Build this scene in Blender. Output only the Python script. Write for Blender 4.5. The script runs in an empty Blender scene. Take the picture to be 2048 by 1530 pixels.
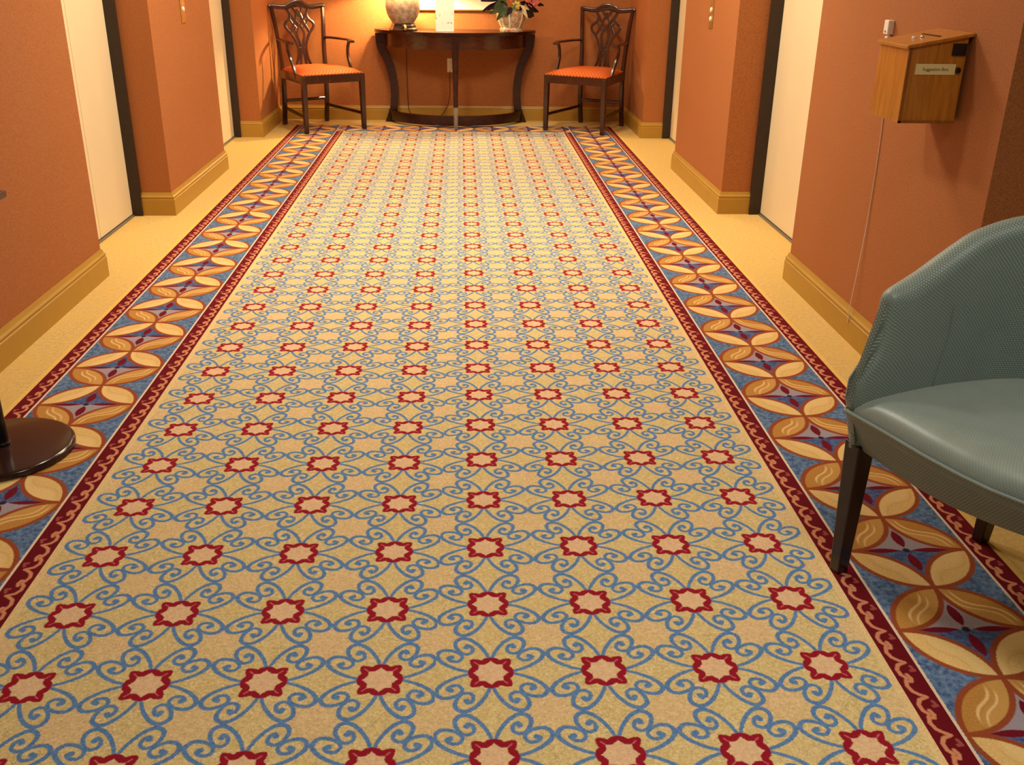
import bpy, bmesh, math, random
from mathutils import Vector, Matrix
random.seed(7)
S = bpy.context.scene
COL = S.collection
U = 1.3175                      # eye height in metres; plan measures below are written in eye heights and scaled by U

# ------------------------------------------------------------------ camera, world, lights, exposure
pitch, yaw, roll, FPX = 0.407437, 0.0543357, 0.0140870, 1946.29
cp, sp, cy, sy = math.cos(pitch), math.sin(pitch), math.cos(yaw), math.sin(yaw)
fw = Vector((sy*cp, cy*cp, -sp)); r0 = Vector((cy, -sy, 0)); u0 = r0.cross(fw)
rt = math.cos(roll)*r0 + math.sin(roll)*u0; up = -math.sin(roll)*r0 + math.cos(roll)*u0
cam = bpy.data.cameras.new('camera'); cam.sensor_width = 36; cam.sensor_fit = 'HORIZONTAL'
cam.lens = FPX/2048*36; cam.clip_start = .05
camo = bpy.data.objects.new('camera', cam); COL.objects.link(camo); S.camera = camo
camo.matrix_world = Matrix(((rt.x, up.x, -fw.x, 0), (rt.y, up.y, -fw.y, 0), (rt.z, up.z, -fw.z, U), (0, 0, 0, 1)))

w = bpy.data.worlds.new('world'); S.world = w; w.use_nodes = True
w.node_tree.nodes['Background'].inputs[0].default_value = (1, .90, .78, 1)
w.node_tree.nodes['Background'].inputs[1].default_value = .10
WARM = (1, .87, .64)
def area(name, loc, power, sx, sy_, color=WARM, rot=(0, 0, 0), spread=math.radians(170)):
    l = bpy.data.lights.new(name, 'AREA'); l.shape = 'RECTANGLE'; l.size = sx; l.size_y = sy_
    l.energy = power; l.color = color; l.spread = spread
    o = bpy.data.objects.new(name, l); o.location = loc; o.rotation_euler = rot; COL.objects.link(o); return o
CEIL = 2.62
NEUTRAL = (1, .95, .85)
for x in (-.72, .60):
    area('ceiling_light', (x, 5.15, CEIL-.03), 49, .35, .7)
    area('ceiling_light', (x, 7.6, CEIL-.03), 23, .3, .4)
area('ceiling_light', (-.40, 3.5, CEIL-.03), 21, .3, .3, NEUTRAL)
area('ceiling_light', (.70, .9, CEIL-.03), 22, .6, .6, NEUTRAL, spread=math.radians(140))
S.view_settings.view_transform = 'Standard'; S.view_settings.look = 'None'
S.view_settings.gamma = 1; S.view_settings.use_curve_mapping = False
S.view_settings.exposure = .0

# ------------------------------------------------------------------ object helpers
def obj(name, bm, mat, parent=None, smooth=False, loc=None, label=None, cat=None, group=None, kind=None, uv=False, sharp=40):
    bmesh.ops.recalc_face_normals(bm, faces=bm.faces[:])
    me = bpy.data.meshes.new(name); bm.to_mesh(me); bm.free()
    for m_ in (mat if isinstance(mat, (list, tuple)) else [mat]): me.materials.append(m_)
    if smooth:
        for p in me.polygons: p.use_smooth = True
        me.set_sharp_from_angle(angle=math.radians(sharp))
    o = bpy.data.objects.new(name, me); COL.objects.link(o)
    if parent: o.parent = parent
    if loc: o.location = loc
    tag(o, label, cat, group, kind)
    return o
def tag(o, label=None, cat=None, group=None, kind=None):
    if label: o['label'] = label
    if cat: o['category'] = cat
    if group: o['group'] = group
    if kind: o['kind'] = kind
def thing(name, label, cat, loc=(0, 0, 0), rz=0, group=None):
    o = bpy.data.objects.new(name, None); COL.objects.link(o); o.location = loc; o.rotation_euler = (0, 0, rz)
    o.empty_display_size = .1; tag(o, label, cat, group); return o
def copy_tree(o, parent=None):
    c = o.copy(); COL.objects.link(c)
    if parent: c.parent = parent
    for ch in list(o.children): copy_tree(ch, c)
    return c
def B(): return bmesh.new()
def box(bm, lo, hi, bev=0, seg=2):
    r = bmesh.ops.create_cube(bm, size=1)
    vs = r['verts']
    for v in vs:
        v.co = Vector([(lo[i]+hi[i])/2+v.co[i]*(hi[i]-lo[i]) for i in range(3)])
    if bev:
        es = list({e for v in vs for e in v.link_edges})
        bmesh.ops.bevel(bm, geom=es, offset=bev, segments=seg, affect='EDGES', profile=.5)
    return vs
def hull8(bm, bot, top, bev=0):
    """prism between two quads"""
    vs = [bm.verts.new(p) for p in bot]+[bm.verts.new(p) for p in top]
    n = len(bot)
    fs = [bm.faces.new(vs[:n][::-1]), bm.faces.new(vs[n:])]
    for i in range(n): fs.append(bm.faces.new((vs[i], vs[(i+1) % n], vs[n+(i+1) % n], vs[n+i])))
    if bev:
        es = list({e for f in fs for e in f.edges})
        bmesh.ops.bevel(bm, geom=es, offset=bev, segments=2, affect='EDGES', profile=.5)
def prism(bm, poly, z0, z1, bev=0): hull8(bm, [(x, y, z0) for x, y in poly], [(x, y, z1) for x, y in poly], bev)
def cat(pts, n):
    """Catmull-Rom resample"""
    P = [Vector(p) for p in pts]; P = [2*P[0]-P[1]]+P+[2*P[-1]-P[-2]]; out = []
    for i in range(1, len(P)-2):
        for k in range(n):
            t = k/n; a, b, c, d = P[i-1], P[i], P[i+1], P[i+2]
            out.append(.5*((2*b)+(c-a)*t+(2*a-5*b+4*c-d)*t*t+(3*b-a-3*c+d)*t**3))
    out.append(P[-2].copy()); return out
def sweep(bm, pts, wfun, tfun, side, n=8, sq=0.0):
    """tube along pts; wfun half width along 'side', tfun half thickness along normal; sq -> squarer section"""
    rings = []; N = len(pts); side = Vector(side)
    for i, p in enumerate(pts):
        t = (pts[min(i+1, N-1)]-pts[max(i-1, 0)]).normalized()
        s = (side-t*side.dot(t)).normalized(); nn = t.cross(s)
        k = i/(N-1); w_ = wfun(k) if callable(wfun) else wfun; h_ = tfun(k) if callable(tfun) else tfun
        ring = []
        for j in range(n):
            a = 2*math.pi*(j+.5)/n; c, d = math.cos(a), math.sin(a)
            e = 1-sq*.5
            c = math.copysign(abs(c)**e, c); d = math.copysign(abs(d)**e, d)
            ring.append(bm.verts.new(p+s*c*w_+nn*d*h_))
        rings.append(ring)
    for a, b in zip(rings, rings[1:]):
        for j in range(n): bm.faces.new((a[j], a[(j+1) % n], b[(j+1) % n], b[j]))
    bm.faces.new(rings[0][::-1]); bm.faces.new(rings[-1])
def lathe(bm, prof, n=32, c=(0, 0), cap=True):
    rings = []
    for r, z in prof:
        if r < 1e-5: rings.append([bm.verts.new((c[0], c[1], z))])
        else: rings.append([bm.verts.new((c[0]+r*math.cos(2*math.pi*j/n), c[1]+r*math.sin(2*math.pi*j/n), z)) for j in range(n)])
    for a, b in zip(rings, rings[1:]):
        for j in range(n):
            q = [a[j % len(a)], a[(j+1) % len(a)], b[(j+1) % len(b)], b[j % len(b)]]
            q = [v for i, v in enumerate(q) if v not in q[:i]]
            if len(q) > 2:
                try: bm.faces.new(q)
                except ValueError: pass
    for r in (rings[0], rings[-1]):
        if cap and len(r) > 2:
            try: bm.faces.new(r)
            except ValueError: pass

# ------------------------------------------------------------------ node helpers
class G:
    def __init__(s, name):
        s.mat = bpy.data.materials.new(name); s.mat.use_nodes = True; s.t = s.mat.node_tree
        s.bsdf = s.t.nodes['Principled BSDF']
    def put(s, inp, v):
        if isinstance(v, bpy.types.NodeSocket): s.t.links.new(v, inp)
        elif isinstance(v, (tuple, list)) and len(v) == 3 and inp.type == 'RGBA': inp.default_value = (*v, 1)
        else: inp.default_value = v
    def m(s, op, *a, clamp=False):
        n = s.t.nodes.new('ShaderNodeMath'); n.operation = op; n.use_clamp = clamp
        for i, v in enumerate(a): s.put(n.inputs[i], v)
        return n.outputs[0]
    def v(s, op, *a):
        n = s.t.nodes.new('ShaderNodeVectorMath'); n.operation = op
        for i, x in enumerate(a): s.put(n.inputs[i], x)
        return n.outputs['Value' if op in ('DOT_PRODUCT', 'LENGTH', 'DISTANCE') else 'Vector']
    def xyz(s, vec):
        n = s.t.nodes.new('ShaderNodeSeparateXYZ'); s.put(n.inputs[0], vec); return n.outputs
    def comb(s, x, y, z=0.0):
        n = s.t.nodes.new('ShaderNodeCombineXYZ')
        for i, q in enumerate((x, y, z)): s.put(n.inputs[i], q)
        return n.outputs[0]
    def mix(s, f, a, b, blend='MIX'):
        n = s.t.nodes.new('ShaderNodeMix'); n.data_type = 'RGBA'; n.blend_type = blend
        s.put(n.inputs[0], f); s.put(n.inputs[6], a); s.put(n.inputs[7], b); return n.outputs[2]
    def coord(s, which='Object'):
        return s.t.nodes.new('ShaderNodeTexCoord').outputs[which]
    def noise(s, vec, scale, detail=2, rough=.5, out=0):
        n = s.t.nodes.new('ShaderNodeTexNoise'); s.put(n.inputs['Vector'], vec)
        n.inputs['Scale'].default_value = scale; n.inputs['Detail'].default_value = detail; n.inputs['Roughness'].default_value = rough
        return n.outputs[out]
    def bump(s, h, strength=.3, dist=.002):
        n = s.t.nodes.new('ShaderNodeBump'); s.put(n.inputs['Height'], h)
        n.inputs['Strength'].default_value = strength; n.inputs['Distance'].default_value = dist
        s.t.links.new(n.outputs[0], s.bsdf.inputs['Normal'])
    def done(s, color, rough=.6, spec=.3, **k):
        s.put(s.bsdf.inputs['Base Color'], color); s.put(s.bsdf.inputs['Roughness'], rough)
        s.bsdf.inputs['Specular IOR Level'].default_value = spec
        for a, b in k.items(): s.put(s.bsdf.inputs[a.replace('_', ' ')], b)
        return s.mat
    def less(s, a, b, soft):           # 1 where a<b
        return s.m('MULTIPLY_ADD', s.m('SUBTRACT', b, a), 1/soft, .5, clamp=True)
    def AND(s, a, b): return s.m('MULTIPLY', a, b)
    def OR(s, a, b): return s.m('MAXIMUM', a, b)
    def NOT(s, a): return s.m('SUBTRACT', 1.0, a)
    def poly2(s, P, pts):              # squared distance to a polyline
        best = None
        for (ax, ay), (bx, by) in zip(pts, pts[1:]):
            dx, dy = bx-ax, by-ay
            q = s.v('SUBTRACT', P, (ax, ay, 0.0))
            L = max(dx*dx+dy*dy, 1e-9)
            t = s.m('ADD', s.v('DOT_PRODUCT', q, (dx/L, dy/L, 0.0)), 0.0, clamp=True)
            r = s.v('MULTIPLY_ADD', t, (-dx, -dy, 0.0), q)
            d = s.v('DOT_PRODUCT', r, r)
            best = d if best is None else s.m('MINIMUM', best, d)
        return best
    def poly(s, P, pts): return s.m('SQRT', s.poly2(P, pts))

def simple(name, c, rough=.5, spec=.4, var=.0, scale=30, bump=0, bscale=200, stretch=(1, 1, 1), **k):
    g = G(name); P = g.v('MULTIPLY', g.coord(), stretch); col = c
    if var:
        n = g.noise(P, scale, 4, .6)
        col = g.mix(g.m('MULTIPLY_ADD', n, 2.2, -.6, clamp=True), tuple(x*(1-var) for x in c), tuple(min(1, x*(1+var)) for x in c))
    if bump: g.bump(g.noise(P, bscale, 2), bump, .001)
    return g.done(col, rough, spec, **k)

# ------------------------------------------------------------------ materials
def wall_mat():
    g = G('terracotta_wallcovering'); P = g.coord()
    n1 = g.noise(g.v('MULTIPLY', P, (1, 1, 3.0)), 130, 3, .7); n2 = g.noise(P, 260, 2, .6); n3 = g.noise(P, 2.5, 2)
    h = g.m('ADD', n1, n2)
    c = g.mix(g.m('MULTIPLY_ADD', h, 2.6, -2.1, clamp=True), (.30, .096, .026), (.46, .168, .053))
    c = g.mix(g.m('MULTIPLY_ADD', n3, .5, -.1, clamp=True), c, (.34, .110, .027))
    g.bump(h, .25, .0015)
    return g.done(c, .75, .25)
def gold_mat():
    g = G('gold_carpet'); P = g.coord()
    a = g.noise(P, 190, 3, .8); b = g.noise(P, 5, 3, .6); c0 = g.noise(P, 60, 2, .6)
    c = g.mix(g.m('MULTIPLY_ADD', g.m('ADD', a, g.m('MULTIPLY', c0, .5)), 2.4, -1.4, clamp=True), (.50, .315, .095), (.76, .535, .205))
    c = g.mix(g.m('MULTIPLY_ADD', b, 2.4, -.9, clamp=True), c, (.64, .41, .115))
    g.bump(a, .5, .004)
    return g.done(c, .95, .1)
PITCH = .17353*U
def field_mat():
    g = G('scroll_and_rosette_carpet'); P0 = g.coord()
    jig = g.v('SUBTRACT', g.noise(P0, 420, 1, .5, out=1), (.5, .5, .5))
    P = g.v('MULTIPLY', P0, (1/PITCH, 1/PITCH, 0.0))
    P = g.v('ADD', P, g.v('MULTIPLY', jig, (.022, .022, 0.0)))
    x, y, _ = g.xyz(P)
    ax = g.m('ABSOLUTE', g.m('SUBTRACT', x, g.m('ROUND', x))); ay = g.m('ABSOLUTE', g.m('SUBTRACT', y, g.m('ROUND', y)))
    a = g.m('MAXIMUM', ax, ay); b = g.m('MINIMUM', ax, ay)
    Q = g.comb(a, b)
    stem = [tuple(p)[:2] for p in cat([Vector((x_, y_, 0)) for x_, y_ in
            [(.185, .012), (.29, .050), (.40, .118), (.468, .195), (.476, .262), (.425, .312), (.345, .306), (.272, .262), (.252, .205), (.290, .158), (.350, .166), (.378, .205), (.345, .226)]], 2)]
    ds = g.poly(Q, stem)
    wv = g.m('MULTIPLY_ADD', a, .020, .0125)
    blue = g.less(ds, wv, .010)
    dot = g.less(g.v('DISTANCE', Q, (.348, .214, 0.0)), .026, .012)
    blue = g.OR(blue, dot)
    join = g.AND(g.less(g.v('DISTANCE', Q, (.487, .236, 0.0)), .030, .012), 1.0)
    blue = g.OR(blue, join)
    dr = g.poly(Q, [(.170, .0), (.163, .040), (.138, .064), (.137, .096), (.151, .122), (.157, .156)])
    ring = g.less(dr, g.m('MULTIPLY_ADD', b, -.025, .0335), .010)
    inner = g.less(a, .135, .01)
    corner = g.less(g.poly(Q, [(.115, .115), (.142, .142)]), .006, .008)
    n = g.m('MULTIPLY_ADD', g.noise(P0, 150, 2, .8), .6, g.m('MULTIPLY', g.noise(P0, 420, 2, .8), .4)); n2 = g.noise(P0, 6, 2); n3 = g.noise(P0, 45, 3, .7)
    base = g.mix(g.m('MULTIPLY_ADD', n, 4, -1.5, clamp=True), (.42, .305, .125), (.78, .610, .310))
    base = g.mix(g.m('MULTIPLY_ADD', n3, 2.2, -.85, clamp=True), base, (.58, .435, .155))
    pink = g.mix(g.m('MULTIPLY_ADD', n, 3, -1.0, clamp=True), (.54, .340, .185), (.78, .530, .31))
    # pinkish squares in the corners between four rosettes
    sq = g.less(g.m('ADD', g.m('SUBTRACT', .5, ax), g.m('SUBTRACT', .5, ay)), .26, .10)
    base = g.mix(g.m('MULTIPLY', sq, g.m('MULTIPLY_ADD', n2, 1.1, -.1, clamp=True)), base, pink)
    col = g.mix(inner, base, pink)
    bl = g.mix(g.m('MULTIPLY_ADD', n, 2.6, -.8, clamp=True), (.028, .120, .33), (.095, .245, .47))
    col = g.mix(g.m('MULTIPLY', blue, .93), col, bl)
    rd = g.mix(n, (.20, .004, .014), (.34, .013, .026))
    col = g.mix(ring, col, rd)
    col = g.mix(g.m('MULTIPLY', corner, .7), col, (.62, .18, .17))
    col = g.mix(g.less(g.m('MULTIPLY_ADD', b, 1.3, a), .158, .012), col, pink)
    # plain margin line along the outer edge (panel origin sits on the rosette grid; edges are .575 pitch outside)
    g.bump(n, .5, .004)
    return g.done(col, .95, .08)
BP = .2341*U; BW = .113*U
def border_mat():
    g = G('leaf_border_carpet'); P0 = g.coord()
    jig = g.v('SUBTRACT', g.noise(P0, 420, 1, .5, out=1), (.5, .5, .5))
    P = g.v('ADD', P0, g.v('MULTIPLY', jig, (.005, .005, 0.0)))
    x, y, _ = g.xyz(P)
    X = g.m('MULTIPLY', x, 1/BW); yy = g.m('MULTIPLY', y, 1/BP)
    yf = g.m('SUBTRACT', yy, g.m('ROUND', yy)); Y = g.m('MULTIPLY', yf, 2.0)
    aX = g.m('ABSOLUTE', X); aY = g.m('ABSOLUTE', Y)
    Q = g.comb(aX, aY)
    r1 = g.v('LENGTH', Q); r2 = g.v('DISTANCE', Q, (1.0, 1.0, 0.0))
    in1 = g.less(r1, 1.0, .02); in2 = g.less(r2, 1.0, .02)
    petal = g.AND(in1, in2); star = g.AND(in1, g.NOT(in2))
    n = g.noise(P0, 230, 3, .8); nb = g.noise(P0, 75, 3, .7)
    upper = g.less(0.0, Y, .02)                       # local +Y half of every star
    blue = g.mix(g.m('MULTIPLY_ADD', nb, 3.2, -1.15, clamp=True), (.042, .085, .19), (.17, .25, .37))
    grey = g.mix(n, (.24, .20, .235), (.40, .335, .35))
    dblue = g.mix(g.m('MULTIPLY_ADD', nb, 3, -1, clamp=True), (.034, .056, .17), (.11, .16, .29))
    starc = g.mix(upper, dblue, grey)
    lightp = g.mix(g.m('MULTIPLY_ADD', n, 2.4, -.7, clamp=True), (.56, .33, .10), (.80, .555, .225))
    darkp = g.mix(g.m('MULTIPLY_ADD', n, 2.4, -.7, clamp=True), (.36, .155, .028), (.55, .275, .065))
    # axis coordinates of a petal: c across, t along
    c_ = g.m('MULTIPLY_ADD', g.m('ADD', aX, aY), .7071, -.7071); t_ = g.m('MULTIPLY', g.m('SUBTRACT', aY, aX), .7071)
    lf = g.less(X, 0.0, .02)
    c_ = g.m('SUBTRACT', c_, g.m('MULTIPLY', g.m('MULTIPLY', lf, t_), .42))
    sw = g.m('MULTIPLY_ADD', g.m('SINE', g.m('MULTIPLY', t_, 6.5)), .085, c_)
    s1 = g.less(g.m('ABSOLUTE', g.m('SUBTRACT', sw, .035)), .022, .02); s2 = g.less(g.m('ABSOLUTE', g.m('ADD', sw, .085)), .016, .02)
    lim = g.less(g.m('ABSOLUTE', t_), g.m('MULTIPLY_ADD', lf, -.16, .50), .12)
    str_ = g.AND(g.OR(s1, s2), lim)
    side = g.less(sw, -.02, .12)
    darkp = g.mix(g.m('MULTIPLY', side, .55), darkp, (.60, .34, .10))
    darkp = g.mix(g.m('MULTIPLY', str_, .80), darkp, (.80, .53, .22))
    lightp = g.mix(g.m('MULTIPLY', g.AND(s1, lim), .30), lightp, (.50, .30, .09))
    lightp = g.mix(g.m('MULTIPLY', side, .35), lightp, (.82, .60, .27))
    pet = g.mix(upper, lightp, darkp)
    col = g.mix(petal, blue, pet)
    col = g.mix(star, col, starc)
    # burgundy four-leaf cross
    hx = g.m('DIVIDE', g.m('SUBTRACT', aX, .40), .30); hw = g.m('MULTIPLY', g.m('SUBTRACT', 1.0, g.m('MULTIPLY', hx, hx)), .062)
    hz = g.less(aY, hw, .015)
    vy = g.m('DIVIDE', g.m('SUBTRACT', aY, .33), .25); vw = g.m('MULTIPLY', g.m('SUBTRACT', 1.0, g.m('MULTIPLY', vy, vy)), .088)
    vt = g.less(aX, vw, .015)
    thin = g.AND(g.less(aY, .018, .015), g.less(.12, aX, .02))
    cross = g.AND(g.OR(g.OR(hz, vt), thin), star)
    col = g.mix(cross, col, g.mix(n, (.105, .003, .012), (.20, .010, .020)))
    col = g.mix(g.less(r1, .06, .03), col, (.03, .015, .03))
    # brick outlines: the circle and the inner arcs
    o1 = g.less(g.m('ABSOLUTE', g.m('SUBTRACT', r1, 1.0)), .042, .02)
    o2 = g.AND(g.less(g.m('ABSOLUTE', g.m('SUBTRACT', r2, 1.0)), .042, .02), g.less(r1, 1.03, .02))
    out = g.AND(g.OR(o1, o2), g.less(aX, 1.05, .02))
    col = g.mix(out, col, g.mix(n, (.20, .038, .012), (.36, .085, .03)))
    edge = g.less(.1165*U, g.m('ABSOLUTE', x), .002)
    col = g.mix(edge, col, g.mix(n, (.62, .46, .30), (.82, .66, .48)))
    g.bump(n, .5, .004)
    return g.done(col, .95, .08)
def band_mat():
    g = G('red_scroll_band_carpet'); P0 = g.coord()
    jig = g.v('SUBTRACT', g.noise(P0, 420, 1, .5, out=1), (.5, .5, .5))
    P = g.v('ADD', P0, g.v('MULTIPLY', jig, (.0035, .0035, 0.0)))
    x, y, _ = g.xyz(P)
    bx = g.m('MULTIPLY_ADD', x, 1/(.041*U), .5); yy = g.m('MULTIPLY', y, -3/BP)
    by = g.m('MULTIPLY', g.m('FRACT', yy), 1.9)
    Q = g.comb(bx, by)
    k = 1.9
    A = [(.66, .0), (.34, .07*k), (.20, .2*k), (.22, .36*k), (.36, .46*k)]
    Bq = [(.46, .36*k), (.52, .47*k), (.46, .56*k), (.38, .55*k)]
    C = [(.30, .52*k), (.20, .68*k), (.28, .84*k), (.46, .93*k), (.66, 1.0*k)]
    D = [(.78, .12*k), (.84, .24*k), (.70, .25*k)]
    d = g.m('MINIMUM', g.m('MINIMUM', g.poly(Q, A), g.poly(Q, Bq)), g.poly(Q, C))
    dd = g.poly(Q, D)
    n = g.noise(P0, 230, 3, .8)
    red = g.mix(n, (.085, .003, .007), (.180, .008, .014))
    pk = g.mix(n, (.44, .13, .065), (.72, .33, .17))
    col = g.mix(g.less(d, .078, .05), red, pk)
    col = g.mix(g.m('MULTIPLY', g.less(dd, .07, .05), .6), col, (.44, .11, .085))
    g.bump(n, .5, .004)
    return g.done(col, .95, .08)
def wood_mat(name, dark, light, rough, axis=(1, 1, .12), scale=40, spec=.5, coat=0):
    g = G(name); P = g.v('MULTIPLY', g.coord(), axis)
    n = g.noise(P, scale, 5, .65); n2 = g.noise(P, scale*5, 2, .6)
    f = g.m('MULTIPLY_ADD', g.m('MULTIPLY_ADD', n2, .35, n), 2.2, -1.0, clamp=True)
    return g.done(g.mix(f, dark, light), rough, spec, Coat_Weight=coat, Coat_Roughness=.12)
def dot_fabric(name, base, dots, rough, sheen=.3, size=.0075, spec=.5):
    g = G(name); uvn = g.coord('UV')
    x, y, _ = g.xyz(uvn)
    u_ = g.m('MULTIPLY', x, 1/size); v_ = g.m('MULTIPLY', y, 1/(size*.75))
    row = g.m('FLOOR', v_)
    uo = g.m('MULTIPLY_ADD', g.m('MODULO', row, 2.0), .5, u_)
    fx = g.m('SUBTRACT', g.m('FRACT', uo), .5); fy = g.m('SUBTRACT', g.m('FRACT', v_), .5)
    d = g.v('LENGTH', g.comb(fx, g.m('MULTIPLY', fy, .8)))
    dm = g.less(d, .22, .15)
    n = g.noise(g.coord(), 18, 3)
    b = g.mix(n, tuple(q*.85 for q in base), tuple(q*1.15 for q in base))
    g.bump(dm, .12, .0006)
    return g.done(g.mix(g.m('MULTIPLY', dm, .75), b, dots), rough, spec, Sheen_Weight=sheen)
M = dict(
    wall=wall_mat(), gold=gold_mat(), field=field_mat(), border=border_mat(), band=band_mat(),
    cream_line=simple('cream_edge_carpet', (.66, .47, .22), .95, .1, .2, 200, .4),
    yellow_line=simple('yellow_edge_carpet', (.68, .44, .12), .95, .1, .2, 200, .4),
    base=simple('tan_painted_baseboard', (.41, .225, .032), .42, .4, .05, 6),
    door=simple('cream_elevator_door', (.74, .60, .38), .45, .4, .02, 3),
    jamb=simple('dark_bronze_frame', (.030, .016, .010), .45, .4, .15, 40),
    sill=simple('grey_metal_sill', (.25, .24, .24), .35, .5, .1, 60, Metallic=.8),
    ceil=simple('white_ceiling', (.78, .70, .58), .9, .1, .04, 20),
    mahog=wood_mat('dark_mahogany', (.017, .0035, .0025), (.052, .010, .006), .20, (1, 1, .15), 45, .5, .35),
    table=wood_mat('table_mahogany', (.014, .0025, .002), (.040, .006, .004), .24, (.2, 1, 1), 40, .35, .15),
    inlay=wood_mat('apron_veneer', (.034, .007, .003), (.070, .016, .006), .25, (.2, 1, 1), 40, .5, .3),
    black=simple('black_gloss_metal', (.008, .006, .006), .18, .5, .1, 20),
    basebrown=simple('dark_brown_gloss', (.028, .010, .008), .16, .5, .1, 20),
    standtop=wood_mat('brown_stand_top', (.06, .018, .010), (.13, .045, .022), .35, (.2, 1, 1), 50),
    oak=wood_mat('honey_oak', (.36, .120, .010), (.60, .235, .026), .32, (1, 1, .08), 60, .4, .25),
    oakdark=wood_mat('honey_oak_edge', (.20, .06, .008), (.36, .12, .015), .4, (1, 1, .1), 60),
    legdark=wood_mat('tub_chair_leg_wood', (.011, .0035, .004), (.028, .007, .008), .3, (1, 1, .15), 50),
    white=simple('white_plastic', (.82, .76, .66), .35, .4),
    cordw=simple('white_cord', (.80, .66, .50), .5, .4),
    brass=simple('brushed_brass', (.50, .32, .10), .42, .5, .1, 60, Metallic=1.0),
    steel=simple('polished_steel', (.62, .60, .58), .2, .5, Metallic=1.0),
    pewter=simple('grey_foot_sleeve', (.30, .25, .23), .28, .5, Metallic=.6),
    plaque=simple('cream_plaque', (.82, .70, .32), .4, .4),
    ink=simple('dark_ink', (.10, .07, .03), .6, .2),
    blackp=simple('black_plastic', (.006, .006, .007), .3, .5),
    ceramic=None,
)
g = G('mottled_ceramic'); P = g.coord(); n = g.noise(P, 26, 4, .6)
vor = g.t.nodes.new('ShaderNodeTexVoronoi'); vor.inputs['Scale'].default_value = 30; g.put(vor.inputs['Vector'], P)
c = g.mix(g.m('MULTIPLY_ADD', n, 3, -1.1, clamp=True), (.27, .20, .145), (.58, .47, .37))
c = g.mix(g.less(vor.outputs['Distance'], .22, .2), c, (.40, .24, .17))
M['ceramic'] = g.done(c, .3, .5)
g = G('floral_ceramic'); P = g.coord(); n = g.noise(P, 30, 3, .6); n2 = g.noise(g.v('ADD', P, (3., 1., 2.)), 22, 2)
c = g.mix(g.m('MULTIPLY_ADD', n, 3, -1.1, clamp=True), (.27, .205, .135), (.58, .47, .33))
c = g.mix(g.less(.60, n2, .05), c, (.52, .14, .08)); c = g.mix(g.less(n2, .36, .05), c, (.16, .20, .12))
M['floral'] = g.done(c, .3, .5)
g = G('orange_seat_fabric'); P = g.coord(); x, y, z = g.xyz(P)
u_ = g.m('SUBTRACT', g.m('FRACT', g.m('MULTIPLY', g.m('ADD', x, y), 34.)), .5); v_ = g.m('SUBTRACT', g.m('FRACT', g.m('MULTIPLY', g.m('SUBTRACT', x, y), 34.)), .5)
dm = g.m('MAXIMUM', g.m('ABSOLUTE', u_), g.m('ABSOLUTE', v_))
n = g.noise(P, 300, 2)
c = g.mix(g.less(.38, dm, .10), g.mix(n, (.50, .105, .016), (.62, .160, .032)), (.40, .048, .010))
c = g.mix(g.less(dm, .12, .08), c, (.74, .24, .06))
M['seat'] = g.done(c, .65, .2)
M['tub'] = dot_fabric('green_dotted_fabric', (.105, .150, .128), (.36, .41, .34), .48)
M['tubseat'] = dot_fabric('green_satin_seat', (.175, .225, .190), (.28, .33, .28), .38, .4, .006, .9)

# ------------------------------------------------------------------ the room shell
LW, RW = -1.218*U, 1.127*U                 # wall faces (baseboards stand a little proud)
LD, RD = -1.382*U, 1.302*U                 # elevator door faces
YS = 2.025*U                               # where both side walls end and the hall widens
L = [3.25*U, 4.128*U, 5.125*U, 6.13*U]     # left: wall end, pier start, pier end, far pier start
R = [3.20*U, 4.167*U, 5.167*U, 6.165*U]
YB = 6.868*U                               # back wall
bm = B(); box(bm, (-5, -3, -.1), (5, YB+.2, 0)); obj('floor', bm, M['gold'], kind='structure')
bm = B(); box(bm, (-5, -3, CEIL), (5, YB+.2, CEIL+.1)); obj('ceiling', bm, M['ceil'], kind='structure')
HEAD = 2.13
def wallside(name, X, D, Y, sgn):
    bm = B()
    far = sgn*4.2
    def blk(x0, x1, y0, y1, z0=0, z1=CEIL): box(bm, (min(x0, x1), y0, z0), (max(x0, x1), y1, z1))
    blk(X, far, YS, Y[0]); blk(X, far, Y[1], Y[2]); blk(X, far, Y[3], YB)
    for a, b in ((Y[0], Y[1]), (Y[2], Y[3])): blk(D-sgn*.02, far, a, b, HEAD, CEIL)
    obj(name, bm, M['wall'], kind='structure')
wallside('wall_left', LW, LD, L, -1); wallside('wall_right', RW, RD, R, 1)
bm = B(); box(bm, (-4.2, YB, 0), (4.2, YB+.15, CEIL)); obj('wall_back', bm, M['wall'], kind='structure')

BBH = .126
PROF = [(0, 0), (.0165, 0), (.0165, .088), (.0135, .091), (.0135, .097), (.0155, .099), (.0155, .103), (.010, .110), (.0075, .116), (.0045, BBH), (0, BBH)]
def baseboard(name, path, sgn):
    """moulded board along a plan path; profile grows to the room side"""
    bm = B(); rings = []
    P = [Vector((x, y, 0)) for x, y in path]
    for i, p in enumerate(P):
        a = (P[i]-P[i-1]).normalized() if i else None; b = (P[i+1]-P[i]).normalized() if i < len(P)-1 else None
        na = Vector((a.y, -a.x, 0))*sgn if a else None; nb = Vector((b.y, -b.x, 0))*sgn if b else None
        if na and nb: n = (na+nb)/(1+na.dot(nb))
        else: n = na or nb
        rings.append([bm.verts.new((p.x+n.x*d, p.y+n.y*d, z)) for d, z in PROF])
    k = len(PROF)
    for a, b in zip(rings, rings[1:]):
        for j in range(k): bm.faces.new((a[j], a[(j+1) % k], b[(j+1) % k], b[j]))
    bm.faces.new(rings[0]); bm.faces.new(rings[-1][::-1])
    obj(name, bm, M['base'], kind='structure')
JL, JR = LD+.055, RD-.065                   # inner edge of the bronze frames
baseboard('baseboard_left', [(-4, YS), (LW, YS), (LW, L[0]), (LW-.05, L[0])], 1)
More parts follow.
